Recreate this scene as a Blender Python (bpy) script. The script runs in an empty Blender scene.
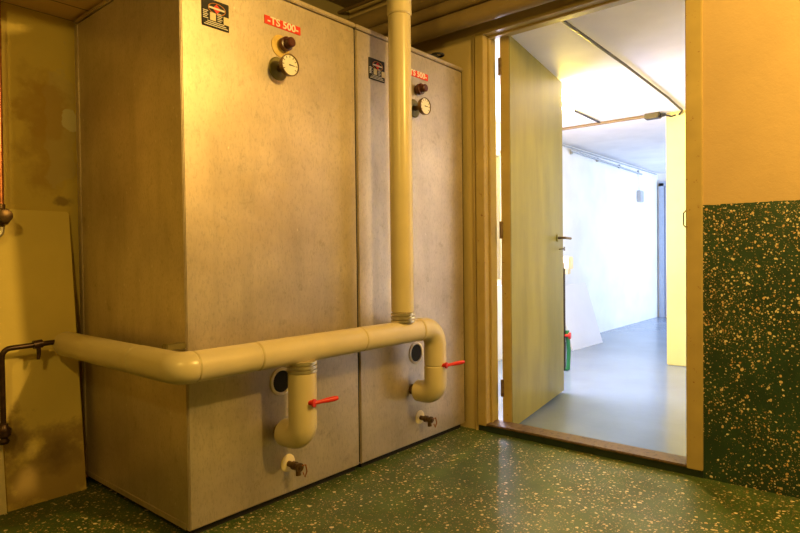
import bpy, bmesh, math, random
from mathutils import Vector, Matrix
random.seed(7)
C = bpy.context.scene.collection
SC = bpy.context.scene

# ------------------------------------------------------------------ camera
F_PX, YAW, PITCH, ROLL = 588.53, math.radians(40.343), math.radians(1.02), math.radians(-0.663)
fw = Vector((math.cos(YAW), math.sin(YAW), 0)); rt = Vector((math.sin(YAW), -math.cos(YAW), 0)); up = Vector((0, 0, 1))
f2 = fw * math.cos(PITCH) - up * math.sin(PITCH); u2 = up * math.cos(PITCH) + fw * math.sin(PITCH)
r3 = rt * math.cos(ROLL) + u2 * math.sin(ROLL); u3 = u2 * math.cos(ROLL) - rt * math.sin(ROLL)
cam = bpy.data.cameras.new('camera'); cam.sensor_width = 36; cam.lens = F_PX / 800 * 36
cam.clip_start = 0.01
co = bpy.data.objects.new('camera', cam); C.objects.link(co)
m4 = Matrix((r3, u3, -f2)).transposed().to_4x4(); m4.translation = Vector((0, 0, 0.92)); co.matrix_world = m4
SC.camera = co

# ------------------------------------------------------------------ view, world, lights
SC.view_settings.view_transform = 'Standard'; SC.view_settings.look = 'None'
SC.view_settings.gamma = 1; SC.view_settings.use_curve_mapping = False
SC.view_settings.exposure = 0.0
w = bpy.data.worlds.new('world'); SC.world = w; w.use_nodes = True
w.node_tree.nodes['Background'].inputs[0].default_value = (0.6, 0.75, 1, 1)
w.node_tree.nodes['Background'].inputs[1].default_value = 0.02

def lamp(name, kind, loc, energy, color, **kw):
    l = bpy.data.lights.new(name, kind); l.energy = energy; l.color = color
    for k, v in kw.items():
        if k != 'rot': setattr(l, k, v)
    o = bpy.data.objects.new(name, l); o.location = loc; C.objects.link(o)
    if 'rot' in kw: o.rotation_euler = kw['rot']
    return o
lamp('cellar_lamp', 'POINT', (1.68, -0.65, 2.22), 208, (1.0, 0.61, 0.145), shadow_soft_size=0.07)
lamp('cellar_lamp_left', 'POINT', (-0.45, 0.45, 2.0), 46, (1.0, 0.64, 0.12), shadow_soft_size=0.05)
# daylight through the window of the far room (window opening in its right wall)
lamp('window_daylight', 'AREA', (8.15, 0.20, 1.15), 104, (0.58, 0.74, 1.0), shape='RECTANGLE', size=1.2, size_y=1.4,
     rot=(math.radians(90), 0, 0))
lamp('left_fill_light', 'AREA', (3.9, 2.72, 1.25), 105, (0.80, 0.76, 1.0), shape='RECTANGLE', size=1.4, size_y=1.1,
     rot=(math.radians(-90), 0, 0))  # added fill to brighten the far ceiling, set in an added window

# ------------------------------------------------------------------ materials
def new_mat(name):
    m = bpy.data.materials.new(name); m.use_nodes = True
    n = m.node_tree.nodes; n.clear()
    out = n.new('ShaderNodeOutputMaterial'); b = n.new('ShaderNodeBsdfPrincipled')
    m.node_tree.links.new(b.outputs[0], out.inputs[0])
    return m, m.node_tree, b
class NT:
    def __init__(s, t): s.t = t
    def node(s, typ, **kw):
        n = s.t.nodes.new(typ)
        for k, v in kw.items(): setattr(n, k, v)
        return n
    def link(s, a, b): s.t.links.new(a, b)
    def val(s, sock, v):
        if hasattr(v, 'is_linked') or hasattr(v, 'links'): s.link(v, sock)
        else: sock.default_value = v
    def coords(s, scale=(1, 1, 1), loc=(0, 0, 0)):
        tc = s.node('ShaderNodeTexCoord'); mp = s.node('ShaderNodeMapping')
        mp.inputs['Scale'].default_value = scale; mp.inputs['Location'].default_value = loc
        s.link(tc.outputs['Object'], mp.inputs[0]); return mp.outputs[0]
    def noise(s, vec, scale, detail=3, rough=.55, dist=0):
        n = s.node('ShaderNodeTexNoise'); n.inputs['Scale'].default_value = scale
        n.inputs['Detail'].default_value = detail; n.inputs['Roughness'].default_value = rough
        n.inputs['Distortion'].default_value = dist; s.link(vec, n.inputs['Vector']); return n.outputs['Fac']
    def rng(s, v, a, b, c=0., d=1.):
        n = s.node('ShaderNodeMapRange'); s.link(v, n.inputs[0])
        for i, x in zip((1, 2, 3, 4), (a, b, c, d)): n.inputs[i].default_value = x
        return n.outputs[0]
    def math(s, op, a, b=0.):
        n = s.node('ShaderNodeMath', operation=op); s.val(n.inputs[0], a); s.val(n.inputs[1], b); return n.outputs[0]
    def mix(s, fac, a, b):
        n = s.node('ShaderNodeMix', data_type='RGBA'); s.val(n.inputs[0], fac)
        for sock, v in ((n.inputs[6], a), (n.inputs[7], b)):
            if isinstance(v, tuple): sock.default_value = (*v[:3], 1)
            else: s.link(v, sock)
        return n.outputs[2]
    def bump(s, h, strength, dist, b):
        n = s.node('ShaderNodeBump'); n.inputs['Strength'].default_value = strength
        n.inputs['Distance'].default_value = dist; s.link(h, n.inputs['Height']); s.link(n.outputs[0], b.inputs['Normal'])

def plain(name, col, rough=.5, metal=0., var=.12, scale=30., bump=0., emit=None):
    m, t, b = new_mat(name); N = NT(t)
    v = N.coords(); f = N.noise(v, scale, 4)
    d = tuple(c * (1 - var) for c in col); l = tuple(min(1, c * (1 + var)) for c in col)
    N.link(N.mix(N.rng(f, .3, .7), d, l), b.inputs['Base Color'])
    b.inputs['Roughness'].default_value = rough; b.inputs['Metallic'].default_value = metal
    if bump: N.bump(f, bump, .002, b)
    if emit:
        b.inputs['Emission Color'].default_value = (*emit[0], 1); b.inputs['Emission Strength'].default_value = emit[1]
    return m

def speckle_nodes(N, base=(.012, .05, .028), amount=.5, k=1., lo=.30):
    """green floor paint with scattered cream and ochre flakes -> colour"""
    v = N.coords()
    wob = N.node('ShaderNodeTexNoise'); wob.inputs['Scale'].default_value = 60; wob.inputs['Detail'].default_value = 2
    N.link(v, wob.inputs['Vector'])
    mv = N.node('ShaderNodeVectorMath', operation='MULTIPLY_ADD'); N.link(wob.outputs['Color'], mv.inputs[0])
    mv.inputs[1].default_value = (.012, .012, .012); N.link(v, mv.inputs[2])
    dens = N.rng(N.noise(v, 2.6, 3), .36, .66, lo, .95)
    g = N.noise(v, 7, 4)
    col = N.mix(N.rng(g, .3, .7), tuple(c * .75 for c in base), tuple(c * 1.3 for c in base))
    for sc, thr, am, ca, cb in ((150, .32, .75, (.36, .30, .15), (.30, .17, .06)), (75, .30, .62, (.70, .62, .40), (.50, .27, .09)), (42, .24, .30, (.74, .66, .44), (.55, .33, .12))):
        vo = N.node('ShaderNodeTexVoronoi'); vo.inputs['Scale'].default_value = sc * k
        N.link(mv.outputs[0], vo.inputs['Vector'])
        sp = N.node('ShaderNodeSeparateColor'); N.link(vo.outputs['Color'], sp.inputs[0])
        size = N.rng(sp.outputs[1], 0, 1, thr * .4, thr * 1.35)
        ins = N.math('LESS_THAN', vo.outputs['Distance'], size)
        keep = N.math('LESS_THAN', sp.outputs[0], N.math('MULTIPLY', dens, am * amount * 2))
        col = N.mix(N.math('MULTIPLY', ins, keep), col, N.mix(sp.outputs[2], ca, cb))
    return col

def mat_floor():
    m, t, b = new_mat('green_flake_floor_paint'); N = NT(t)
    col = speckle_nodes(N, (.045, .085, .022), .55)
    v = N.coords(); f = N.noise(v, 3, 4)
    N.link(col, b.inputs['Base Color'])
    N.link(N.rng(f, .3, .7, .40, .62), b.inputs['Roughness'])
    N.bump(N.noise(v, 180, 2), .12, .001, b)
    return m
def mat_wall(name, col, dado=None, stains=(), planks=False, bumpy=.35, left_plain_y=None):
    m, t, b = new_mat(name); N = NT(t); v = N.coords()
    big = N.noise(v, 2.2, 4); fine = N.noise(v, 130, 3)
    c = N.mix(N.rng(big, .3, .7), tuple(x * .9 for x in col), tuple(min(1, x * 1.06) for x in col))
    for (cx, cy, cz, rx, rz, colr, amt, sharp) in stains:
        dv = N.node('ShaderNodeVectorMath', operation='SUBTRACT'); N.link(v, dv.inputs[0]); dv.inputs[1].default_value = (cx, cy, cz)
        sc = N.node('ShaderNodeVectorMath', operation='MULTIPLY'); N.link(dv.outputs[0], sc.inputs[0]); sc.inputs[1].default_value = (1 / rx, 0, 1 / rz)
        ln = N.node('ShaderNodeVectorMath', operation='LENGTH'); N.link(sc.outputs[0], ln.inputs[0])
        nz = N.noise(v, 9, 6, .62)
        d = N.math('ADD', ln.outputs['Value'], N.rng(nz, .25, .75, -.65, .65))
        c = N.mix(N.math('MULTIPLY', N.rng(d, 1.0, 1.0 - sharp, 0, 1), amt), c, colr)
    if planks:
        tc = N.node('ShaderNodeSeparateXYZ'); N.link(v, tc.inputs[0])
        fr = N.math('FRACT', N.math('MULTIPLY', tc.outputs[1], 6.5))
        c = N.mix(N.math('LESS_THAN', fr, .05), c, tuple(x * .25 for x in col))
    rough = .75
    if dado is not None:
        tc = N.node('ShaderNodeSeparateXYZ'); N.link(v, tc.inputs[0])
        zz = N.math('ADD', tc.outputs[2], N.rng(N.noise(v, 25, 2), 0, 1, -.004, .004))
        g = N.math('LESS_THAN', zz, dado)
        c = N.mix(g, c, speckle_nodes(N, (.016, .045, .022), .56, 1.3, .12))
        N.link(N.rng(g, 0, 1, .8, .42), b.inputs['Roughness'])
    else: b.inputs['Roughness'].default_value = rough
    N.link(c, b.inputs['Base Color'])
    N.bump(N.math('ADD', N.math('MULTIPLY', fine, .5), N.noise(v, 35, 3)), bumpy, .004, b)
    return m
def mat_cladding():
    m, t, b = new_mat('tank_sheet_cladding'); N = NT(t); v = N.coords()
    vs = N.coords((6, 6, .8)); fine = N.noise(N.coords((1, 1, .35)), 190, 4, .7); big = N.noise(v, 2.4, 5, .6); st = N.noise(vs, 3, 4)
    c = N.mix(N.rng(big, .32, .68), (.46, .395, .315), (.68, .595, .485))
    c = N.mix(N.rng(st, .5, .75, 0, .26), c, (.30, .27, .22))
    c = N.mix(N.rng(fine, .50, .74, 0, .5), c, (.26, .23, .17))
    smud = N.noise(v, 16, 5, .7)
    c = N.mix(N.rng(smud, .60, .74, 0, .34), c, (.16, .13, .08))
    vo = N.node('ShaderNodeTexVoronoi'); vo.inputs['Scale'].default_value = 30; N.link(N.coords((1, 1, .5)), vo.inputs['Vector'])
    sp = N.node('ShaderNodeSeparateColor'); N.link(vo.outputs['Color'], sp.inputs[0])
    scr = N.noise(N.coords((34, 34, 7)), 2.2, 3, .6)
    c = N.mix(N.rng(scr, .72, .76, 0, .45), c, (.12, .09, .05))
    chip = N.math('MULTIPLY', N.math('LESS_THAN', vo.outputs['Distance'], .075), N.math('LESS_THAN', sp.outputs[0], .10))
    c = N.mix(N.math('MULTIPLY', chip, .55), c, (.8, .76, .66))
    N.link(c, b.inputs['Base Color']); b.inputs['Metallic'].default_value = .68
    N.link(N.rng(smud, .3, .7, .36, .47), b.inputs['Roughness'])
    N.bump(fine, .12, .001, b)
    return m
def mat_door():
    m, t, b = new_mat('door_leaf_paint'); N = NT(t); v = N.coords()
    f = N.noise(N.coords((2, 2, .5)), 3, 5, .6); g = N.noise(v, 40, 4, .7)
    c = N.mix(N.rng(f, .35, .65), (.22, .195, .026), (.31, .27, .042))
    c = N.mix(N.rng(g, .62, .74, 0, .5), c, (.25, .22, .10))
    N.link(c, b.inputs['Base Color']); b.inputs['Roughness'].default_value = .38; b.inputs['Specular IOR Level'].default_value = .3
    return m
def mat_worn(name, col, under, amt=.66, rough=.45):
    m, t, b = new_mat(name); N = NT(t); v = N.coords()
    g = N.noise(v, 45, 5, .7)
    c = N.mix(N.rng(N.noise(v, 6, 3), .3, .7), tuple(x * .88 for x in col), tuple(min(1, x * 1.1) for x in col))
    c = N.mix(N.rng(g, amt, amt + .05), c, under)
    N.link(c, b.inputs['Base Color']); b.inputs['Roughness'].default_value = rough
    N.bump(g, .2, .002, b)
    return m

M = {}
M['floor'] = mat_floor()
M['far_floor'] = mat_wall('far_floor_paint', (.18, .235, .325), bumpy=.1)
M['far_floor'].node_tree.nodes['Principled BSDF'].inputs['Roughness'].default_value = .22
M['plaster'] = mat_wall('cream_plaster', (.54, .43, .20))
M['dim_plaster'] = mat_wall('darkened_plaster', (.17, .14, .055))  # plaster darkened to cut bounce light and stand for unlit wall
M['right'] = mat_wall('cream_plaster_green_dado', (.52, .375, .19), dado=1.111)
M['back'] = mat_wall('stained_plaster', (.68, .53, .13), stains=(
    (.90, 2.62, 1.44, .15, .30, (.40, .24, .045), .6, .6), (.95, 2.62, 1.48, .06, .26, (.60, .50, .22), .5, .2), (.88, 2.62, 1.52, .12, .12, (.45, .28, .05), .5, .3),
    (.985, 2.62, 1.50, .03, .05, (.74, .68, .42), .8, .15), (.96, 2.62, 1.16, .05, .03, (.22, .14, .05), .7, .4)))
M['board'] = mat_wall('stained_board', (.80, .64, .19), stains=(
    (.84, 2.5, .08, .22, .26, (.36, .24, .09), .8, .5), (.86, 2.5, .16, .10, .07, (.13, .08, .04), .65, .9),
    (.72, 2.5, .26, .08, .08, (.22, .14, .06), .6, .6)), bumpy=.12)
M['soffit'] = mat_wall('plank_soffit', (.66, .48, .28), planks=True, bumpy=.15)
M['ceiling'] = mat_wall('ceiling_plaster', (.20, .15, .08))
M['white_wall'] = mat_wall('white_plaster', (.80, .80, .82), bumpy=.15)
M['white_ceiling'] = mat_wall('white_ceiling', (.80, .77, .78), bumpy=.12)
M['yellow_wall'] = mat_wall('pale_yellow_plaster', (.80, .71, .24), bumpy=.2)
M['clad'] = mat_cladding()
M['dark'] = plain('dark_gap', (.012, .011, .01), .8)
M['pvc'] = plain('beige_pipe_jacket', (.60, .52, .33), .28, var=.05, scale=8)
M['overhead'] = plain('brown_pipe_jacket', (.26, .19, .085), .5, var=.12, scale=9)
M['steel'] = plain('steel_ring', (.72, .67, .55), .3, .85, var=.1)
M['brass'] = plain('tarnished_brass', (.15, .095, .05), .38, .8, var=.35, scale=60)
M['copper'] = plain('copper_pipe', (.46, .17, .08), .33, .85, var=.3, scale=40)
M['blackened'] = plain('blackened_copper', (.05, .025, .015), .35, .5, var=.5, scale=40)
M['red_plastic'] = plain('red_plastic', (.62, .02, .015), .4, var=.08)
M['red_label'] = plain('red_label', (.75, .035, .012), .45, var=.06)
M['cream'] = plain('cream_enamel', (.80, .70, .45), .5, var=.06)
M['ochre_ring'] = plain('ochre_ring', (.72, .50, .13), .5, var=.1)
M['white_plastic'] = plain('white_plastic', (.82, .78, .68), .45, var=.05)
M['black'] = plain('black_plastic', (.008, .008, .009), .65, var=.2)
M['knob'] = plain('dark_red_plastic', (.085, .018, .012), .3, var=.2)
M['orange'] = plain('orange_print', (.70, .30, .05), .5)
M['frame'] = mat_worn('frame_paint', (.43, .33, .125), (.25, .12, .05), .64)
M['wood'] = mat_worn('worn_wood', (.13, .08, .035), (.06, .035, .018), .54, .55)
M['door'] = mat_door()
M['green'] = plain('green_hose', (.02, .22, .08), .45, var=.1)
M['blue_grey'] = plain('blue_grey_paint', (.36, .42, .55), .5, var=.06)
M['grey'] = plain('grey_metal', (.42, .43, .46), .45, .2)
M['olive'] = plain('olive_metal', (.20, .17, .06), .45, .4)
M['conduit'] = plain('brown_conduit', (.025, .014, .006), .5, var=.2)
M['conduit_pale'] = plain('cream_conduit', (.15, .10, .045), .5, var=.1)
M['bulb'] = plain('lit_bulb', (1, .9, .6), .4, emit=((1.0, .70, .10), 1150))
M['panel'] = plain('white_board', (.60, .61, .70), .5, var=.03, scale=4)
M['riser'] = plain('dark_green_paint', (.013, .028, .016), .5, var=.3)

# ------------------------------------------------------------------ mesh helpers
class MB:
    def __init__(s): s.b = bmesh.new()
    def box(s, lo, hi, bev=0., seg=2):
        t = bmesh.new(); bmesh.ops.create_cube(t, size=1)
        lo, hi = Vector(lo), Vector(hi); c = (lo + hi) / 2; d = hi - lo
        for v in t.verts: v.co = Vector((v.co.x * d.x, v.co.y * d.y, v.co.z * d.z)) + c
        if bev: bmesh.ops.bevel(t, geom=t.edges[:], offset=bev, segments=seg, affect='EDGES', clamp_overlap=True)
        s._merge(t); return s
    def _merge(s, t, mat=None):
        if mat is not None: bmesh.ops.transform(t, matrix=mat, verts=t.verts)
        me = bpy.data.meshes.new('tmp'); t.to_mesh(me); t.free(); s.b.from_mesh(me); bpy.data.meshes.remove(me)
    def obox(s, size, mat, bev=0., seg=2):
        """box of given size centred at origin, moved by matrix"""
        t = bmesh.new(); bmesh.ops.create_cube(t, size=1)
        for v in t.verts: v.co = Vector((v.co.x * size[0], v.co.y * size[1], v.co.z * size[2]))
        if bev: bmesh.ops.bevel(t, geom=t.edges[:], offset=bev, segments=seg, affect='EDGES', clamp_overlap=True)
        s._merge(t, mat); return s
    def tube(s, pts, r, n=24, cap=True):
        """sweep a circle along a polyline; r a number or a list"""
        P = [Vector(p) for p in pts]; k = len(P)
        R = r if isinstance(r, (list, tuple)) else [r] * k
        T = [((P[min(i + 1, k - 1)] - P[max(i - 1, 0)])).normalized() for i in range(k)]
        a = T[0].orthogonal().normalized(); rings = []
        for i in range(k):
            a = (a - T[i] * a.dot(T[i])).normalized(); bb = T[i].cross(a)
            rings.append([s.b.verts.new(P[i] + (a * math.cos(2 * math.pi * j / n) + bb * math.sin(2 * math.pi * j / n)) * R[i]) for j in range(n)])
        for i in range(k - 1):
            for j in range(n):
                s.b.faces.new((rings[i][j], rings[i][(j + 1) % n], rings[i + 1][(j + 1) % n], rings[i + 1][j]))
        if cap:
            s.b.faces.new(rings[0][::-1]); s.b.faces.new(rings[-1])
        return s
    def lathe(s, o, axis, prof, n=28):
        """prof: list of (distance along axis, radius)"""
        o = Vector(o); ax = Vector(axis).normalized(); a = ax.orthogonal().normalized(); bb = ax.cross(a); rings = []
        for (t, r) in prof:
            rings.append([s.b.verts.new(o + ax * t + (a * math.cos(2 * math.pi * j / n) + bb * math.sin(2 * math.pi * j / n)) * max(r, 1e-4)) for j in range(n)])
        for i in range(len(prof) - 1):
            for j in range(n):
                s.b.faces.new((rings[i][j], rings[i][(j + 1) % n], rings[i + 1][(j + 1) % n], rings[i + 1][j]))
        s.b.faces.new(rings[0][::-1]); s.b.faces.new(rings[-1]); return s
    def prism(s, pts, d):
        """polygon (3-D points) pushed along vector d"""
        d = Vector(d); a = [s.b.verts.new(Vector(p)) for p in pts]; b2 = [s.b.verts.new(Vector(p) + d) for p in pts]; n = len(a)
        s.b.faces.new(a[::-1]); s.b.faces.new(b2)
        for i in range(n): s.b.faces.new((a[i], a[(i + 1) % n], b2[(i + 1) % n], b2[i]))
        return s
    def build(s, name, mat, parent=None, angle=35):
        org = Vector((0, 0, 0)); p = parent
        while p is not None: org += p.location; p = p.parent
        for v in s.b.verts: v.co -= org
        bmesh.ops.recalc_face_normals(s.b, faces=s.b.faces)
        me = bpy.data.meshes.new(name); s.b.to_mesh(me); s.b.free(); me.materials.append(mat)
        me.shade_smooth(); me.set_sharp_from_angle(angle=math.radians(angle))
        o = bpy.data.objects.new(name, me); C.objects.link(o)
        if parent is not None: o.parent = parent
        return o

def fillet(pts, rb, n=10):
    """polyline with rounded corners"""
    P = [Vector(p) for p in pts]; out = [P[0]]
    for i in range(1, len(P) - 1):
        a = (P[i - 1] - P[i]).normalized(); b = (P[i + 1] - P[i]).normalized()
        ang = a.angle(b); d = rb / math.tan(ang / 2); c = P[i] + (a + b).normalized() * rb / math.sin(ang / 2)
        s, e = P[i] + a * d - c, P[i] + b * d - c
        tot = s.angle(e); ax = s.cross(e).normalized()
        for k in range(n + 1): out.append(c + Matrix.Rotation(tot * k / n, 3, ax) @ s)
    out.append(P[-1]); return out
def section(pts, r, ch=.005):
    """pipe section whose ends are lightly chamfered so neighbours show a seam"""
    P = [Vector(p) for p in pts]
    a, b = (P[1] - P[0]).normalized(), (P[-2] - P[-1]).normalized()
    Q = [P[0], P[0] + a * ch] + P[1:-1] + [P[-1] + b * ch, P[-1]]
    R = [r - ch * .8, r] + [r] * (len(P) - 2) + [r, r - ch * .8]
    return MB().tube(Q, R, 32)

def tag(o, label, cat, group=None):
    o['label'] = label; o['category'] = cat
    if group: o['group'] = group
    return o
def thing(name, loc, label, cat, group=None):
    o = bpy.data.objects.new(name, None); C.objects.link(o); o.location = loc; o.empty_display_size = .1
    return tag(o, label, cat, group)
def struct(o): o['kind'] = 'structure'; return o
def copy_tree(o, parent=None):
    c = o.copy(); C.objects.link(c)
    if parent is not None: c.parent = parent
    for ch in list(o.children): copy_tree(ch, c)
    return c

# ------------------------------------------------------------------ the setting
XD, XF = 2.613, 2.705            # near and far side of the door wall
YB = 2.62                        # back wall
YL, YR = 1.635, .670             # door opening
XE, YW = 8.98, 2.69              # far room: end wall, left wall
ZF, ZC = -.01, 2.075             # far room: floor, ceiling
struct(MB().box((-1.6, -2.4, -.1), (XD, YB, 0)).build('floor', M['floor']))
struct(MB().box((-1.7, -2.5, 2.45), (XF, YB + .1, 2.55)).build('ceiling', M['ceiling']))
struct(MB().box((-1.7, YB, -.1), (XF, YB + .1, 2.45)).build('wall_back', M['back']))
struct(MB().box((1.03, YB - .012, 1.86), (XD, YB, 2.45)).build('wall_back_shade', M['dim_plaster']))  # thin dark sheet standing for the unlit wall above the tanks
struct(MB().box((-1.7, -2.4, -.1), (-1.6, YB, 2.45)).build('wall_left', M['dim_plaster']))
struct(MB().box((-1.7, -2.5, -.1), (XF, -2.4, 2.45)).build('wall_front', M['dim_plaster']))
struct(MB().box((-1.6, 2.0, 1.91), (1.03, YB, 2.45)).build('ceiling_soffit', M['soffit']))
wr = struct(MB().box((XD, -2.4, -.1), (XF, YR - .055, 2.45)).build('wall_right', M['right']))
struct(MB().box((XD, YL + .05, -.1), (XF, YB, 2.45)).build('wall_right_corner', M['plaster']))
struct(MB().box((XD, YR - .055, 2.07), (XF, YL + .05, 2.45)).build('wall_right_lintel', M['plaster']))
# plaster bead beside the frame
struct(MB().tube([(XD - .001, YL + .062, .0), (XD - .001, YL + .061, .6), (XD - .001, YL + .064, 1.3), (XD - .001, YL + .062, 2.06)], .006, 8).build('trim_3', M['plaster']))

# door frame and threshold
fr = struct(bpy.data.objects.new('door_frame', None)); C.objects.link(fr); fr.location = (XD, YL, 0); fr.name = 'trim_1'
def jamb(y_face0, y_face1, inner, z0):
    s_ = MB()
    s_.box((XD - .012, y_face0, z0), (XF + .022, y_face1, 2.055), .003)
    return s_
jamb(YL, YL + .05, 1, .03).box((XD + .03, YL - .012, .04), (XD + .05, YL + .002, 2.04), .003).build('jamb', M['frame'], fr)
jr = jamb(YR - .062, YR, -1, .03).box((XD + .035, YR - .002, .04), (XD + .06, YR + .012, 2.04), .003).build('jamb', M['frame'], fr)
MB().box((XD - .012, YR - .062, 2.055), (XF + .022, YL + .05, 2.072), .003).box((XD + .035, YR, 2.045), (XD + .06, YL, 2.056), .002).build('head', M['frame'], fr)
MB().box((XD - .010, YR - .062, .031), (XF + .01, YL + .05, .042), .004).build('threshold', M['wood'], fr)
MB().tube(fillet([(XD + .02, YR + .002, 1.10), (XD + .02, YR + .016, 1.085), (XD + .02, YR + .016, 1.035), (XD + .02, YR + .002, 1.02)], .01, 5), .0025, 8).build('latch_hook', M['black'], jr)
struct(MB().box((XD - .004, YR - .062, -.05), (XF + .005, YL + .05, .0315)).build('trim_2', M['riser']))

# far room shell
struct(MB().box((XF, .3, ZF - .1), (XE + .1, YW + .1, ZF)).build('floor_far', M['far_floor']))
struct(MB().box((XF, -.1, ZC), (XE + .1, YW + .1, ZC + .1)).build('ceiling_far', M['white_ceiling']))
s_ = MB()
for (a, b_, z0, z1) in ((XF, 3.15, ZF, ZC), (3.15, 4.65, ZF, .65), (4.65, XE + .1, ZF, ZC), (3.15, 4.65, 1.85, ZC)):  # opening added for the left fill light, hidden by the door leaf
    s_.box((a, YW, z0), (b_, YW + .1, z1))
struct(s_.build('wall_far_left', M['white_wall']))
struct(MB().box((XE, .3, ZF), (XE + .1, YW, ZC)).build('wall_far_end', M['white_wall']))
struct(MB().box((5.15, .3, ZF), (5.40, 1.475, ZC), .006).build('wall_far_pier', M['yellow_wall']))
# right wall of the far room, with its window
s_ = MB()
for (a, b_, z0, z1) in ((XF, 7.45, ZF, ZC), (7.45, 8.8, ZF, .40), (8.8, XE, ZF, ZC), (7.45, 8.8, 1.9, ZC)):
    s_.box((a, .15, z0), (b_, .3, z1))
struct(s_.build('wall_far_right', M['white_wall']))
for n_, (a, b_, z0, z1, y_) in enumerate(((7.45, 8.8, .40, 1.9, .24), (3.15, 4.65, .65, 1.85, YW + .03))):  # second frame is added around the left fill light, unseen
    wf = MB()
    for (xa, xb) in ((a, a + .05), (b_ - .05, b_), ((a + b_) / 2 - .03, (a + b_) / 2 + .03)): wf.box((xa, y_, z0), (xb, y_ + .05, z1), .004)
    wf.box((a, y_, z0), (b_, y_ + .05, z0 + .05), .004); wf.box((a, y_, z1 - .05), (b_, y_ + .05, z1), .004)
    struct(wf.build('window_%d' % (n_ + 1), M['white_plastic']))
# closed grey door in the end wall
d2 = struct(bpy.data.objects.new('door_2', None)); C.objects.link(d2); d2.location = (XE, 2.2, ZF)
MB().box((XE - .03, 1.72, ZF + .01), (XE - .004, 2.58, 1.88), .003).build('leaf', M['blue_grey'], d2)
MB().box((XE - .05, 2.59, ZF), (XE - .002, 2.66, 1.93), .004).box((XE - .05, 1.64, ZF), (XE - .002, 1.71, 1.93), .004).box((XE - .05, 1.64, 1.88), (XE - .002, 2.66, 1.95), .004).build('frame', M['blue_grey'], d2)

# ------------------------------------------------------------------ storage tanks
UX, UY0, UY1, UZ0, UZ1 = .998, 1.757, 2.583, .029, 1.903
UW = .799
def text_mesh(body, size, depth):
    cu = bpy.data.curves.new('t', 'FONT'); cu.body = body; cu.size = size; cu.extrude = depth; cu.offset = .0009; cu.align_x = 'CENTER'; cu.align_y = 'CENTER'
    o = bpy.data.objects.new('t', cu); C.objects.link(o)
    dg = bpy.context.evaluated_depsgraph_get(); me = bpy.data.meshes.new_from_object(o.evaluated_get(dg))
    bpy.data.objects.remove(o); return me
def text_part(name, body, size, centre, mat, parent, sx=1., bold=0.):
    """raised lettering on the tank front, facing -Y"""
    me = text_mesh(body, size, .0006)
    s_ = MB(); s_.b.from_mesh(me); bpy.data.meshes.remove(me)
    R = Matrix.Translation(Vector(centre)) @ Matrix.Rotation(math.radians(90), 4, 'X') @ Matrix.Diagonal((sx, 1, 1, 1))
    bmesh.ops.transform(s_.b, matrix=R, verts=s_.b.verts)
    return s_.build(name, mat, parent)
def ellipse(cx, y, cz, rx, rz, n=28): return [(cx + rx * math.cos(2 * math.pi * i / n), y, cz + rz * math.sin(2 * math.pi * i / n)) for i in range(n)]

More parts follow.
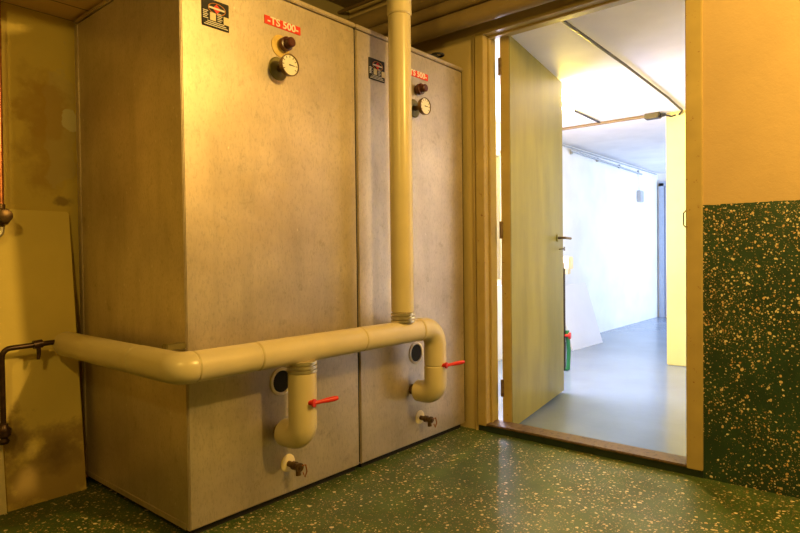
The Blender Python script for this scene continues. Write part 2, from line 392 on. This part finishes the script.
def make_tank():
    x0, x1, yf = UX, UX + .791, UY0
    t = thing('hot_water_tank', (UX + UW / 2, (UY0 + UY1) / 2, 0), 'grey sheet-clad hot water tank nearest the camera, the left of the two side by side', 'water tank')
    MB().box((x0 + .03, yf + .03, 0), (x1 - .0, UY1 - .02, UZ0 + .01)).build('plinth', M['dark'], t)
    body = MB().box((x0, yf + .004, UZ0), (x1, UY1, UZ1 - .02), .003)
    body.box((x0 - .0035, UY1 - .03, UZ0 + .004), (x0 + .01, UY1 + .001, UZ1 - .021), .0015)   # rear flange
    body.box((x0 - .0025, yf + .02, UZ0 + .001), (x0 + .01, UY1 - .03, UZ0 + .022), .001)      # folded bottom hem
    body.build('side_casing', M['clad'], t)
    MB().box((x0 + .002, yf, UZ0 + .003), (x1 - .002, yf + .012, UZ1 - .024), .003).build('front_panel', M['clad'], t)
    MB().box((x0 - .006, yf - .006, UZ1 - .018), (x1 + .001, UY1, UZ1), .003).build('lid', M['clad'], t)
    MB().box((x1 + .0005, yf + .003, UZ0 + .01), (x1 + .0045, yf + .05, UZ1 - .02)).build('gap_shade_strip', M['dark'], t)  # dark strip standing for the shade in the gap beside the tank
    # maker's plate
    y = yf - .0005; px, pz = x0 + .126, 1.735
    pl = MB().box((px - .052, y - .0025, pz - .044), (px + .052, y + .001, pz + .05), .002).build('name_plate', M['black'], t)
    yy = y - .0027
    ring = MB(); e1 = ellipse(px + .005, yy, pz + .022, .034, .019); e0 = ellipse(px + .005, yy, pz + .022, .031, .0165)
    va = [ring.b.verts.new(p) for p in e1]; vb = [ring.b.verts.new(p) for p in e0]; k = len(va)
    for i in range(k): ring.b.faces.new((va[i], va[(i + 1) % k], vb[(i + 1) % k], vb[i]))
    bmesh.ops.solidify(ring.b, geom=ring.b.faces[:], thickness=.0008)
    ring.build('oval_emblem', M['orange'], pl)
    MB().prism([(px - .012, yy, pz + .022), (px + .004, yy, pz + .006), (px + .02, yy, pz + .022), (px + .004, yy, pz + .038)], (0, -.0006, 0)).build('emblem_diamond', M['red_label'], pl)
    MB().box((px - .026, yy - .0012, pz + .019), (px + .034, yy, pz + .025), 0).build('emblem_band', M['white_plastic'], pl)
    for (a, z0) in ((-.022, -.02), (.03, -.022)):
        MB().box((px + a - .0, yy - .0006, pz + z0), (px + a + .022, yy, pz + z0 + .026)).build('data_field', M['cream'], pl)
    s_ = MB()
    for i in range(5):
        s_.box((px - .048, yy - .0006, pz - .018 + i * .006), (px - .029 - .004 * (i % 2), yy, pz - .0155 + i * .006))
        s_.box((px + .006, yy - .0006, pz - .018 + i * .006), (px + .025 - .004 * ((i + 1) % 2), yy, pz - .0155 + i * .006))
    for i in range(3): s_.box((px - .044 + .006 * i, yy - .0006, pz - .038 + i * .006), (px + .046 - .007 * i, yy, pz - .0355 + i * .006))
    s_.build('small_print', M['white_plastic'], pl)
    # red designation strip
    lx, lz = x0 + .411, 1.785
    ls = MB().box((lx - .084, yf - .003, lz - .0155), (lx + .084, yf + .001, lz + .0155), .001).build('label_strip', M['red_label'], t)
    text_part('lettering', '-TS 500-', .037, (lx, yf - .0034, lz), M['white_plastic'], ls, 1.12)
    # thermostat knob
    kx, kz = x0 + .402, 1.712
    kn = MB().lathe((kx + .006, yf - .0, kz - .002), (0, -1, 0), [(.004, .021), (.012, .021), (.013, .026), (.030, .026), (.032, .020), (.055, .018), (.058, .014)], 24).build('thermostat_knob', M['knob'], t)
    MB().lathe((kx - .004, yf + .001, kz - .008), (0, -1, 0), [(0, .041), (.004, .041), (.006, .036), (.006, .018)], 32).build('knob_ring', M['ochre_ring'], kn)
    # dial thermometer on a stem
    gx, gz = x0 + .388, 1.618
    tg = MB().lathe((gx, yf - .0, gz), (0, -1, 0), [(0, .012), (.045, .012), (.046, .020), (.05, .037), (.066, .040), (.070, .040), (.070, .0365), (.066, .0365)], 36).build('thermometer', M['brass'], t)
    MB().lathe((gx, yf - .0655, gz), (0, -1, 0), [(0, .0365), (.001, .0365)], 36).build('dial', M['white_plastic'], tg)
    s_ = MB()
    for i in range(9):
        a = math.radians(-120 + i * 30); c_, n_ = math.sin(a), math.cos(a)
        s_.prism([(gx + c_ * r + q * n_, yf - .0666, gz + n_ * r - q * c_) for r, q in ((.026, -.0012), (.026, .0012), (.034, .0012), (.034, -.0012))], (0, -.0004, 0))
    s_.prism([(gx - .004, yf - .0668, gz - .0015), (gx + .022, yf - .0668, gz - .001), (gx + .022, yf - .0668, gz + .001), (gx - .004, yf - .0668, gz + .0035)], (0, -.0006, 0))
    s_.build('dial_marks', M['black'], tg)
    MB().lathe((gx - .002, yf + .001, gz), (0, -1, 0), [(0, .043), (.003, .043), (.006, .039), (.006, .013)], 32).build('rosette', M['olive'], tg)
    # unused pipe port: pale ring round a black opening
    hx, hz = x0 + .380, .458
    pt = MB().lathe((hx, yf, hz), (0, -1, 0), [(-.001, .052), (.004, .052), (.006, .049), (.006, .042), (.0015, .040), (.0015, .001)], 36).build('port_ring', M['white_plastic'], t)
    MB().lathe((hx, yf, hz), (0, -1, 0), [(.0012, .0405), (.0035, .039)], 36).build('port_opening', M['dark'], pt)
    # drain tap
    dx, dz = x0 + .405, .143
    dt = MB().lathe((dx, yf, dz), (0, -1, 0), [(0, .011), (.03, .011), (.031, .016), (.045, .016), (.046, .012), (.062, .012), (.063, .016), (.072, .016), (.073, .010), (.078, .009)], 20)
    dt.tube([(dx, yf - .055, dz), (dx, yf - .058, dz - .015), (dx, yf - .06, dz - .032)], [.009, .009, .010], 14)
    dtap = dt.build('drain_tap', M['brass'], t)
    MB().lathe((dx - .001, yf + .001, dz + .002), (0, -1, 0), [(0, .033), (.003, .033), (.006, .028), (.006, .011)], 32).build('rosette', M['cream'], dtap)
    MB().tube([(dx + .004, yf - .076, dz + .006), (dx + .014, yf - .085, dz + .01), (dx + .018, yf - .087, dz - .016), (dx + .012, yf - .082, dz - .036), (dx + .006, yf - .08, dz - .018)], .0028, 8).build('tap_handle', M['copper'], dtap)
    return t
tank = make_tank()
tank2 = copy_tree(tank); tank2.location.x += .800
tank2['label'] = 'grey sheet-clad hot water tank in the corner beside the door frame, behind the vertical pipe'
for o in (tank, tank2): o['group'] = 'hot water tanks'
for ch in tank2.children:                          # no ochre ring round the right tank's knob
    for g in list(ch.children):
        if g.name.startswith('knob_ring'): bpy.data.objects.remove(g)

# ------------------------------------------------------------------ beige pipework
PY, PX, PZ, PR = 1.618, .897, .594, .0475
mp = thing('insulated_pipe', (PX, PY, PZ), 'beige jacketed pipe running level round both tanks and dropping into the right one', 'pipe')
section([(PX, 2.475, PZ), (PX, 1.87, PZ)], PR).build('straight_section', M['pvc'], mp)
section(fillet([(PX, 1.87, PZ), (PX, PY, PZ), (PX + .042, PY, PZ)], .036, 12), PR + .0012).build('elbow', M['pvc'], mp)
section([(PX + .042, PY, PZ), (1.165, PY, PZ)], PR).build('straight_section', M['pvc'], mp)
section([(1.165, PY, PZ), (1.655, PY, PZ)], PR + .0008).build('straight_section', M['pvc'], mp)
section([(1.655, PY, PZ), (2.02, PY, PZ)], PR + .001).build('straight_section', M['pvc'], mp)
DX = 2.146
section(fillet([(2.02, PY, PZ), (DX, PY, PZ), (DX, PY, .42)], .085, 12), PR + .003).build('elbow', M['pvc'], mp)
section(fillet([(DX, PY, .42), (DX, PY, .290), (DX, UY0 - .035, .290)], .052, 12), PR + .003).build('elbow', M['pvc'], mp)
MB().tube([(DX, UY0 - .04, .290), (DX, UY0 - .0005, .290)], .024, 20).build('bare_stub', M['brass'], mp)
def lever(px, py, pz, parent, L=.115):
    ax = Vector((.3, -.95, 0)).normalized()
    s_ = MB().lathe((px, py, pz), ax, [(-.02, .009), (.008, .009), (.010, .014), (.018, .014), (.020, .007)], 16)
    a = Vector((px, py, pz)) + ax * .014
    d = Vector((.95, -.30, .06)).normalized()
    s_.tube([a, a + d * .03, a + d * .05, a + d * (L * .85), a + d * L], [.007, .007, .009, .0095, .007], 12)
    return s_.build('valve_lever', M['red_plastic'], parent)
lever(DX - .004, PY - .05, .425, mp, .10)
MB().box((.93, 1.755, .628), (.997, 1.79, .648), .003).build('wall_bracket', M['olive'], mp)
def collar(x, y, z0, z1, parent, r=.055):
    prof = []; n_ = 3; h = (z1 - z0) / n_
    for i in range(n_):
        z = i * h; prof += [(z, r - .008), (z + .12 * h, r), (z + .72 * h, r), (z + .85 * h, r - .008)]
    return MB().lathe((x, y, z0), (0, 0, 1), prof, 36).build('steel_collar', M['steel'], parent)
BX = 1.361
bp = thing('branch_pipe', (BX, PY, .285), 'short beige pipe with a steel collar dropping into the left tank, red lever on it', 'pipe')
section(fillet([(BX, PY, .514), (BX, PY, .280), (BX, UY0 - .035, .280)], .052, 12), PR + .003).build('pipe_elbow', M['pvc'], bp)
MB().tube([(BX, UY0 - .04, .280), (BX, UY0 - .0005, .280)], .024, 20).build('bare_stub', M['brass'], bp)
collar(BX, PY, .512, .556, bp, .0535)
lever(BX - .006, PY - .05, .411, bp, .092)
RX = 1.919
rp = thing('riser_pipe', (RX, PY, .64), 'tall vertical beige pipe rising in front of the tanks to the ceiling', 'pipe')
section([(RX, PY, .68), (RX, PY, 1.935)], .0485).build('straight_section', M['pvc'], rp)
section([(RX, PY, 1.935), (RX, PY, 2.449)], .052).build('bell_end', M['pvc'], rp)
collar(RX, PY, .637, .682, rp, .051)

# ------------------------------------------------------------------ overhead pipes along the door wall
for nm, x, z, r, lab in (('overhead_pipe', 2.50, 2.112, .044, 'lowest of the brown pipes overhead, crossing in front of the door head'),
                         ('overhead_pipe', 2.49, 2.192, .032, 'thin brown overhead pipe between the lowest and the thick one'),
                         ('overhead_pipe', 2.50, 2.276, .049, 'thickest brown overhead pipe, highest of the three above the right tank'),
                         ('conduit_pipe', 2.52, 2.405, .010, 'thin pale conduit highest under the ceiling above the tanks')):
    o = MB().tube([(x, -2.39, z), (x, YB - .013, z)], r, 28).build(nm, M['overhead'] if r > .02 else M['conduit_pale'])
    tag(o, lab, 'pipe', 'pipes under the ceiling')

# black bracket lying on the right tank
bk = MB(); kx = Matrix.Translation((2.40, 1.80, 1.9035)) @ Matrix.Rotation(math.radians(-50), 4, 'Z')
bk.obox((.085, .05, .03), kx @ Matrix.Translation((-.02, 0, .0155)), .006)
bk.tube([kx @ Vector((.02 + .03 * math.cos(q), .026 * math.sin(q), .030)) for q in [math.radians(a_) for a_ in range(-150, 151, 20)]], .006, 10)
bk.tube([kx @ Vector((.012, .0, .0)), kx @ Vector((.03, .02, .03))], .006, 8)
tag(bk.build('pipe_clip', M['black']), 'black looped pipe clip lying on top of the right tank near the door wall', 'clip')

# ------------------------------------------------------------------ left corner: board, batten, copper pipes
def leaning(name, x0, x1, h, yb, yt, th, mat, label, cat, r=.012):
    a = math.atan2(yt - yb, h); L = math.hypot(h, yt - yb)
    pts = []
    for (cx, cz, a0) in ((x1 - r, L - r, 0), (x0 + r, L - r, 90)):
        for k in range(5):
            q = math.radians(a0 + k * 22.5); pts.append((cx + r * math.cos(q), cz + r * math.sin(q)))
    pts += [(x0, 0), (x1, 0)]
    P = [(x, yb + z * math.sin(a), z * math.cos(a)) for x, z in pts]
    o = MB().prism(P, (0, th * math.cos(a), -0.0 * th)).build(name, mat); return tag(o, label, cat)
leaning('wall_board', .694, .967, 1.117, 2.485, 2.604, .012, M['board'], 'pale board with brown water stains at its foot, leaning against the back wall', 'board')
leaning('batten', .60, .688, 1.05, 2.475, 2.60, .012, M['cream'], 'narrow pale batten leaning on the wall at the left of the stained board', 'batten', .004)

cp = thing('copper_pipe', (.715, 2.50, 1.09), 'bare copper pipe coming down the back wall into a brass valve', 'pipe')
CX, CY = .712, 2.552
MB().tube([(CX + .004, CY, 1.909), (CX, CY, 1.13)], .0115, 16).build('pipe', M['copper'], cp)
vb = MB().lathe((CX - .002, CY, 1.045), (0, 0, 1), [(0, .013), (.008, .016), (.010, .024), (.022, .031), (.040, .034), (.058, .031), (.068, .024), (.070, .017), (.085, .017), (.086, .013)], 24)
vb.build('valve_body', M['brass'], cp)
MB().lathe((CX - .002, CY - .03, 1.085), (0, -1, 0), [(0, .012), (.02, .012), (.021, .024), (.034, .024), (.036, .02)], 18).build('valve_knob', M['brass'], cp)
MB().tube(fillet([(CX, CY, 1.05), (CX + .0, CY, 1.015), (CX - .06, CY, 0.995)], .025, 8), .011, 14).build('outlet_bend', M['steel'], cp)
MB().obox((.03, .068, .02), Matrix.Translation((CX, CY + .034, 1.45)), .003).build('pipe_clip', M['brass'], cp)

LY = 2.465
lp = thing('drain_pipe', (.70, LY, .25), 'dark tarnished copper pipe bending down from the beige pipe end at the left', 'pipe')
MB().tube(fillet([(.885, LY, .607), (.680, LY, .600), (.680, LY, .305)], .03, 10), .0098, 16).build('pipe', M['blackened'], lp)
MB().lathe((.812, LY, .606), (-1, 0, -.08), [(0, .016), (.03, .016)], 16).tube([(.80, LY, .6), (.80, LY, .565), (.796, LY - .004, .548)], [.008, .007, .005], 12).build('bleed_nipple', M['blackened'], lp)
MB().lathe((.680, LY, .258), (0, 0, 1), [(0, .015), (.01, .02), (.02, .013), (.03, .024), (.052, .026), (.064, .016), (.075, .015)], 20).build('valve_body', M['blackened'], lp)
MB().lathe((.67, LY, .285), (-1, -.3, 0), [(0, .010), (.02, .010), (.021, .02), (.034, .02)], 18).build('valve_knob', M['cream'], lp)

# ------------------------------------------------------------------ open door
HX, HY = 2.716, 1.546
DV = Vector((.984, .167, 0)).normalized(); NV = Vector((-DV.y, DV.x, 0)); DL, DT = 1.0, .053
Rm = Matrix((DV, NV, Vector((0, 0, 1)))).transposed().to_4x4(); Rm.translation = Vector((HX, HY, 0))
door = struct(bpy.data.objects.new('door_1', None)); C.objects.link(door); door.location = (HX, HY, 0)
def W(a, b, c): return Rm @ Vector((a, b, c))
MB().obox((DL, DT, 2.058), Rm @ Matrix.Translation((DL / 2, DT / 2, .006 + 1.029)), .003).build('leaf', M['door'], door)
MB().lathe(W(DL - .14, .001, 1.025), -NV, [(0, .024), (.006, .024), (.008, .02)], 20).lathe(W(DL - .14, DT - .001, 1.025), NV, [(0, .024), (.006, .024), (.008, .02)], 20).build('rose', M['door'], door)
for sgn, y0 in ((-1, 0), (1, DT)):
    MB().tube(fillet([W(DL - .14, y0, 1.025), W(DL - .14, y0 + sgn * .05, 1.025), W(DL - .01, y0 + sgn * .052, 1.023)], .012, 6), .0085, 12).build('handle', M['brass'], door)
MB().tube([W(DL - .10, -.035, .955), W(DL - .10, DT + .03, .945)], .004, 8).obox((.022, .004, .026), Rm @ Matrix.Translation((DL - .10, -.035, .955))).build('key', M['brass'], door)
MB().obox((.004, DT - .004, 2.02), Rm @ Matrix.Translation((-.001, DT / 2, 1.05)), .001).build('hinge_edge', M['frame'], door)
for z in (.22, 1.05, 1.90):
    MB().tube([W(-.012, DT - .004, z - .045), W(-.012, DT - .004, z + .045)], .009, 12).obox((.03, .004, .08), Rm @ Matrix.Translation((.0, DT + .0, z))).build('hinge', M['wood'], door)

# ------------------------------------------------------------------ far room things
tag(MB().tube([(2.72, 1.262, ZC - .011), (3.62, 1.272, ZC - .013), (4.6, 1.305, ZC - .011), (5.10, 1.335, ZC - .012), (5.142, 1.37, ZC - .03)], .0085, 10).build('ceiling_conduit', M['conduit']), 'dark conduit running along the far ceiling from the doorway to the pier', 'conduit')
tag(MB().tube([(5.10, 1.622, ZC - .014), (5.09, 2.2, ZC - .014), (5.07, 2.688, ZC - .014)], .013, 10).build('ceiling_conduit', M['conduit_pale']), 'pale conduit crossing the far ceiling left of the junction box', 'conduit')
tag(MB().tube([(4.46, 1.985, ZC - .010), (5.06, 2.0, ZC - .010)], .008, 8).build('ceiling_conduit', M['conduit']), 'short thin conduit on the far ceiling beside the lit bulb', 'conduit')
jb = thing('junction_box', (5.09, 1.57, ZC), 'small brown junction box on the far ceiling beside the yellow pier', 'junction box')
MB().box((5.05, 1.50, ZC - .045), (5.13, 1.62, ZC - .001), .006).build('box', M['conduit'], jb)
MB().lathe((5.09, 1.48, ZC - .025), (0, 1, 0), [(-.02, .012), (0, .016), (.02, .016)], 14).build('cable_gland', M['black'], jb)
MB().tube([(5.09, 1.46, ZC - .03), (5.10, 1.42, ZC - .045), (5.12, 1.39, ZC - .035)], .007, 8).build('cable', M['conduit'], jb)
bl = thing('ceiling_lamp', (4.13, 1.862, ZC), 'lit yellow bulb on the far ceiling, half hidden by the open door', 'lamp')
MB().lathe((4.13, 1.862, ZC - .001), (0, 0, -1), [(0, .045), (.012, .045), (.02, .03), (.035, .026)], 24).build('lamp_holder', M['white_plastic'], bl)
MB().lathe((4.13, 1.862, ZC - .034), (0, 0, -1), [(0, .02), (.012, .028), (.03, .040), (.05, .044), (.068, .038), (.08, .022), (.085, .004)], 24).build('bulb', M['bulb'], bl)
# leaning white board
P0, P1 = Vector((5.39, 2.40, ZF)), Vector((6.06, 2.37, ZF))
ln = MB(); top = Vector((0, .17, .62))
P2, P3 = P1 + Vector((-.03, .0, 0)) + top, P0 + top
ln.prism([P0, P1, P2, P3], (0, .015, 0)); tag(ln.build('white_board', M['panel']), 'white board leaning on the far wall beyond the door', 'board')
# standpipe by the door edge
SX, SY = 4.42, 2.045
sp_ = thing('standpipe', (SX, SY, ZF), 'thin standpipe with a cream box and red tap showing past the door edge', 'standpipe')
MB().tube([(SX, SY, ZF), (SX, SY, .85)], .014, 12).build('pipe', M['conduit'], sp_)
MB().box((SX - .01, SY - .055, .80), (SX + .07, SY + .035, .90), .006).box((SX + .0, SY - .04, .76), (SX + .05, SY + .02, .80), .004).build('box', M['cream'], sp_)
MB().lathe((SX, SY - .01, .27), (.25, -1, 0), [(0, .010), (.03, .010), (.031, .026), (.045, .026), (.047, .02)], 18).build('tap_handle', M['red_plastic'], sp_)
MB().tube([(SX + .02, SY - .02, .31), (SX + .025, SY - .03, .15), (SX + .01, SY - .03, .0), (SX, SY - .01, ZF + .012)], .016, 12).build('hose', M['green'], sp_)
# conduit with clips along the top of the far left wall, and a hanging pull switch
wc = thing('wall_conduit', (5.9, YW, 1.98), 'grey conduit fixed along the top of the far white wall', 'conduit')
MB().tube([(5.95, YW - .03, 2.02), (8.2, YW - .03, 1.985)], .011, 10).build('pipe', M['grey'], wc)
MB().box((5.4, YW - .02, 2.048), (8.9, YW - .001, 2.06), .003).build('rail', M['grey'], wc)
for x in (6.0, 6.7, 7.4, 8.1): MB().box((x - .008, YW - .03, 1.985), (x + .008, YW - .001, 2.03), .003).build('clip', M['grey'], wc)
ps = thing('wall_switch', (8.15, YW, 1.68), 'grey switch box with a cable on the far white wall', 'switch')
MB().box((8.08, YW - .05, 1.61), (8.22, YW - .001, 1.76), .006).build('box', M['grey'], ps)
MB().tube([(8.15, YW - .02, 1.76), (8.15, YW - .02, 1.9), (8.10, YW - .02, 1.975)], .008, 8).build('cable', M['white_plastic'], ps)
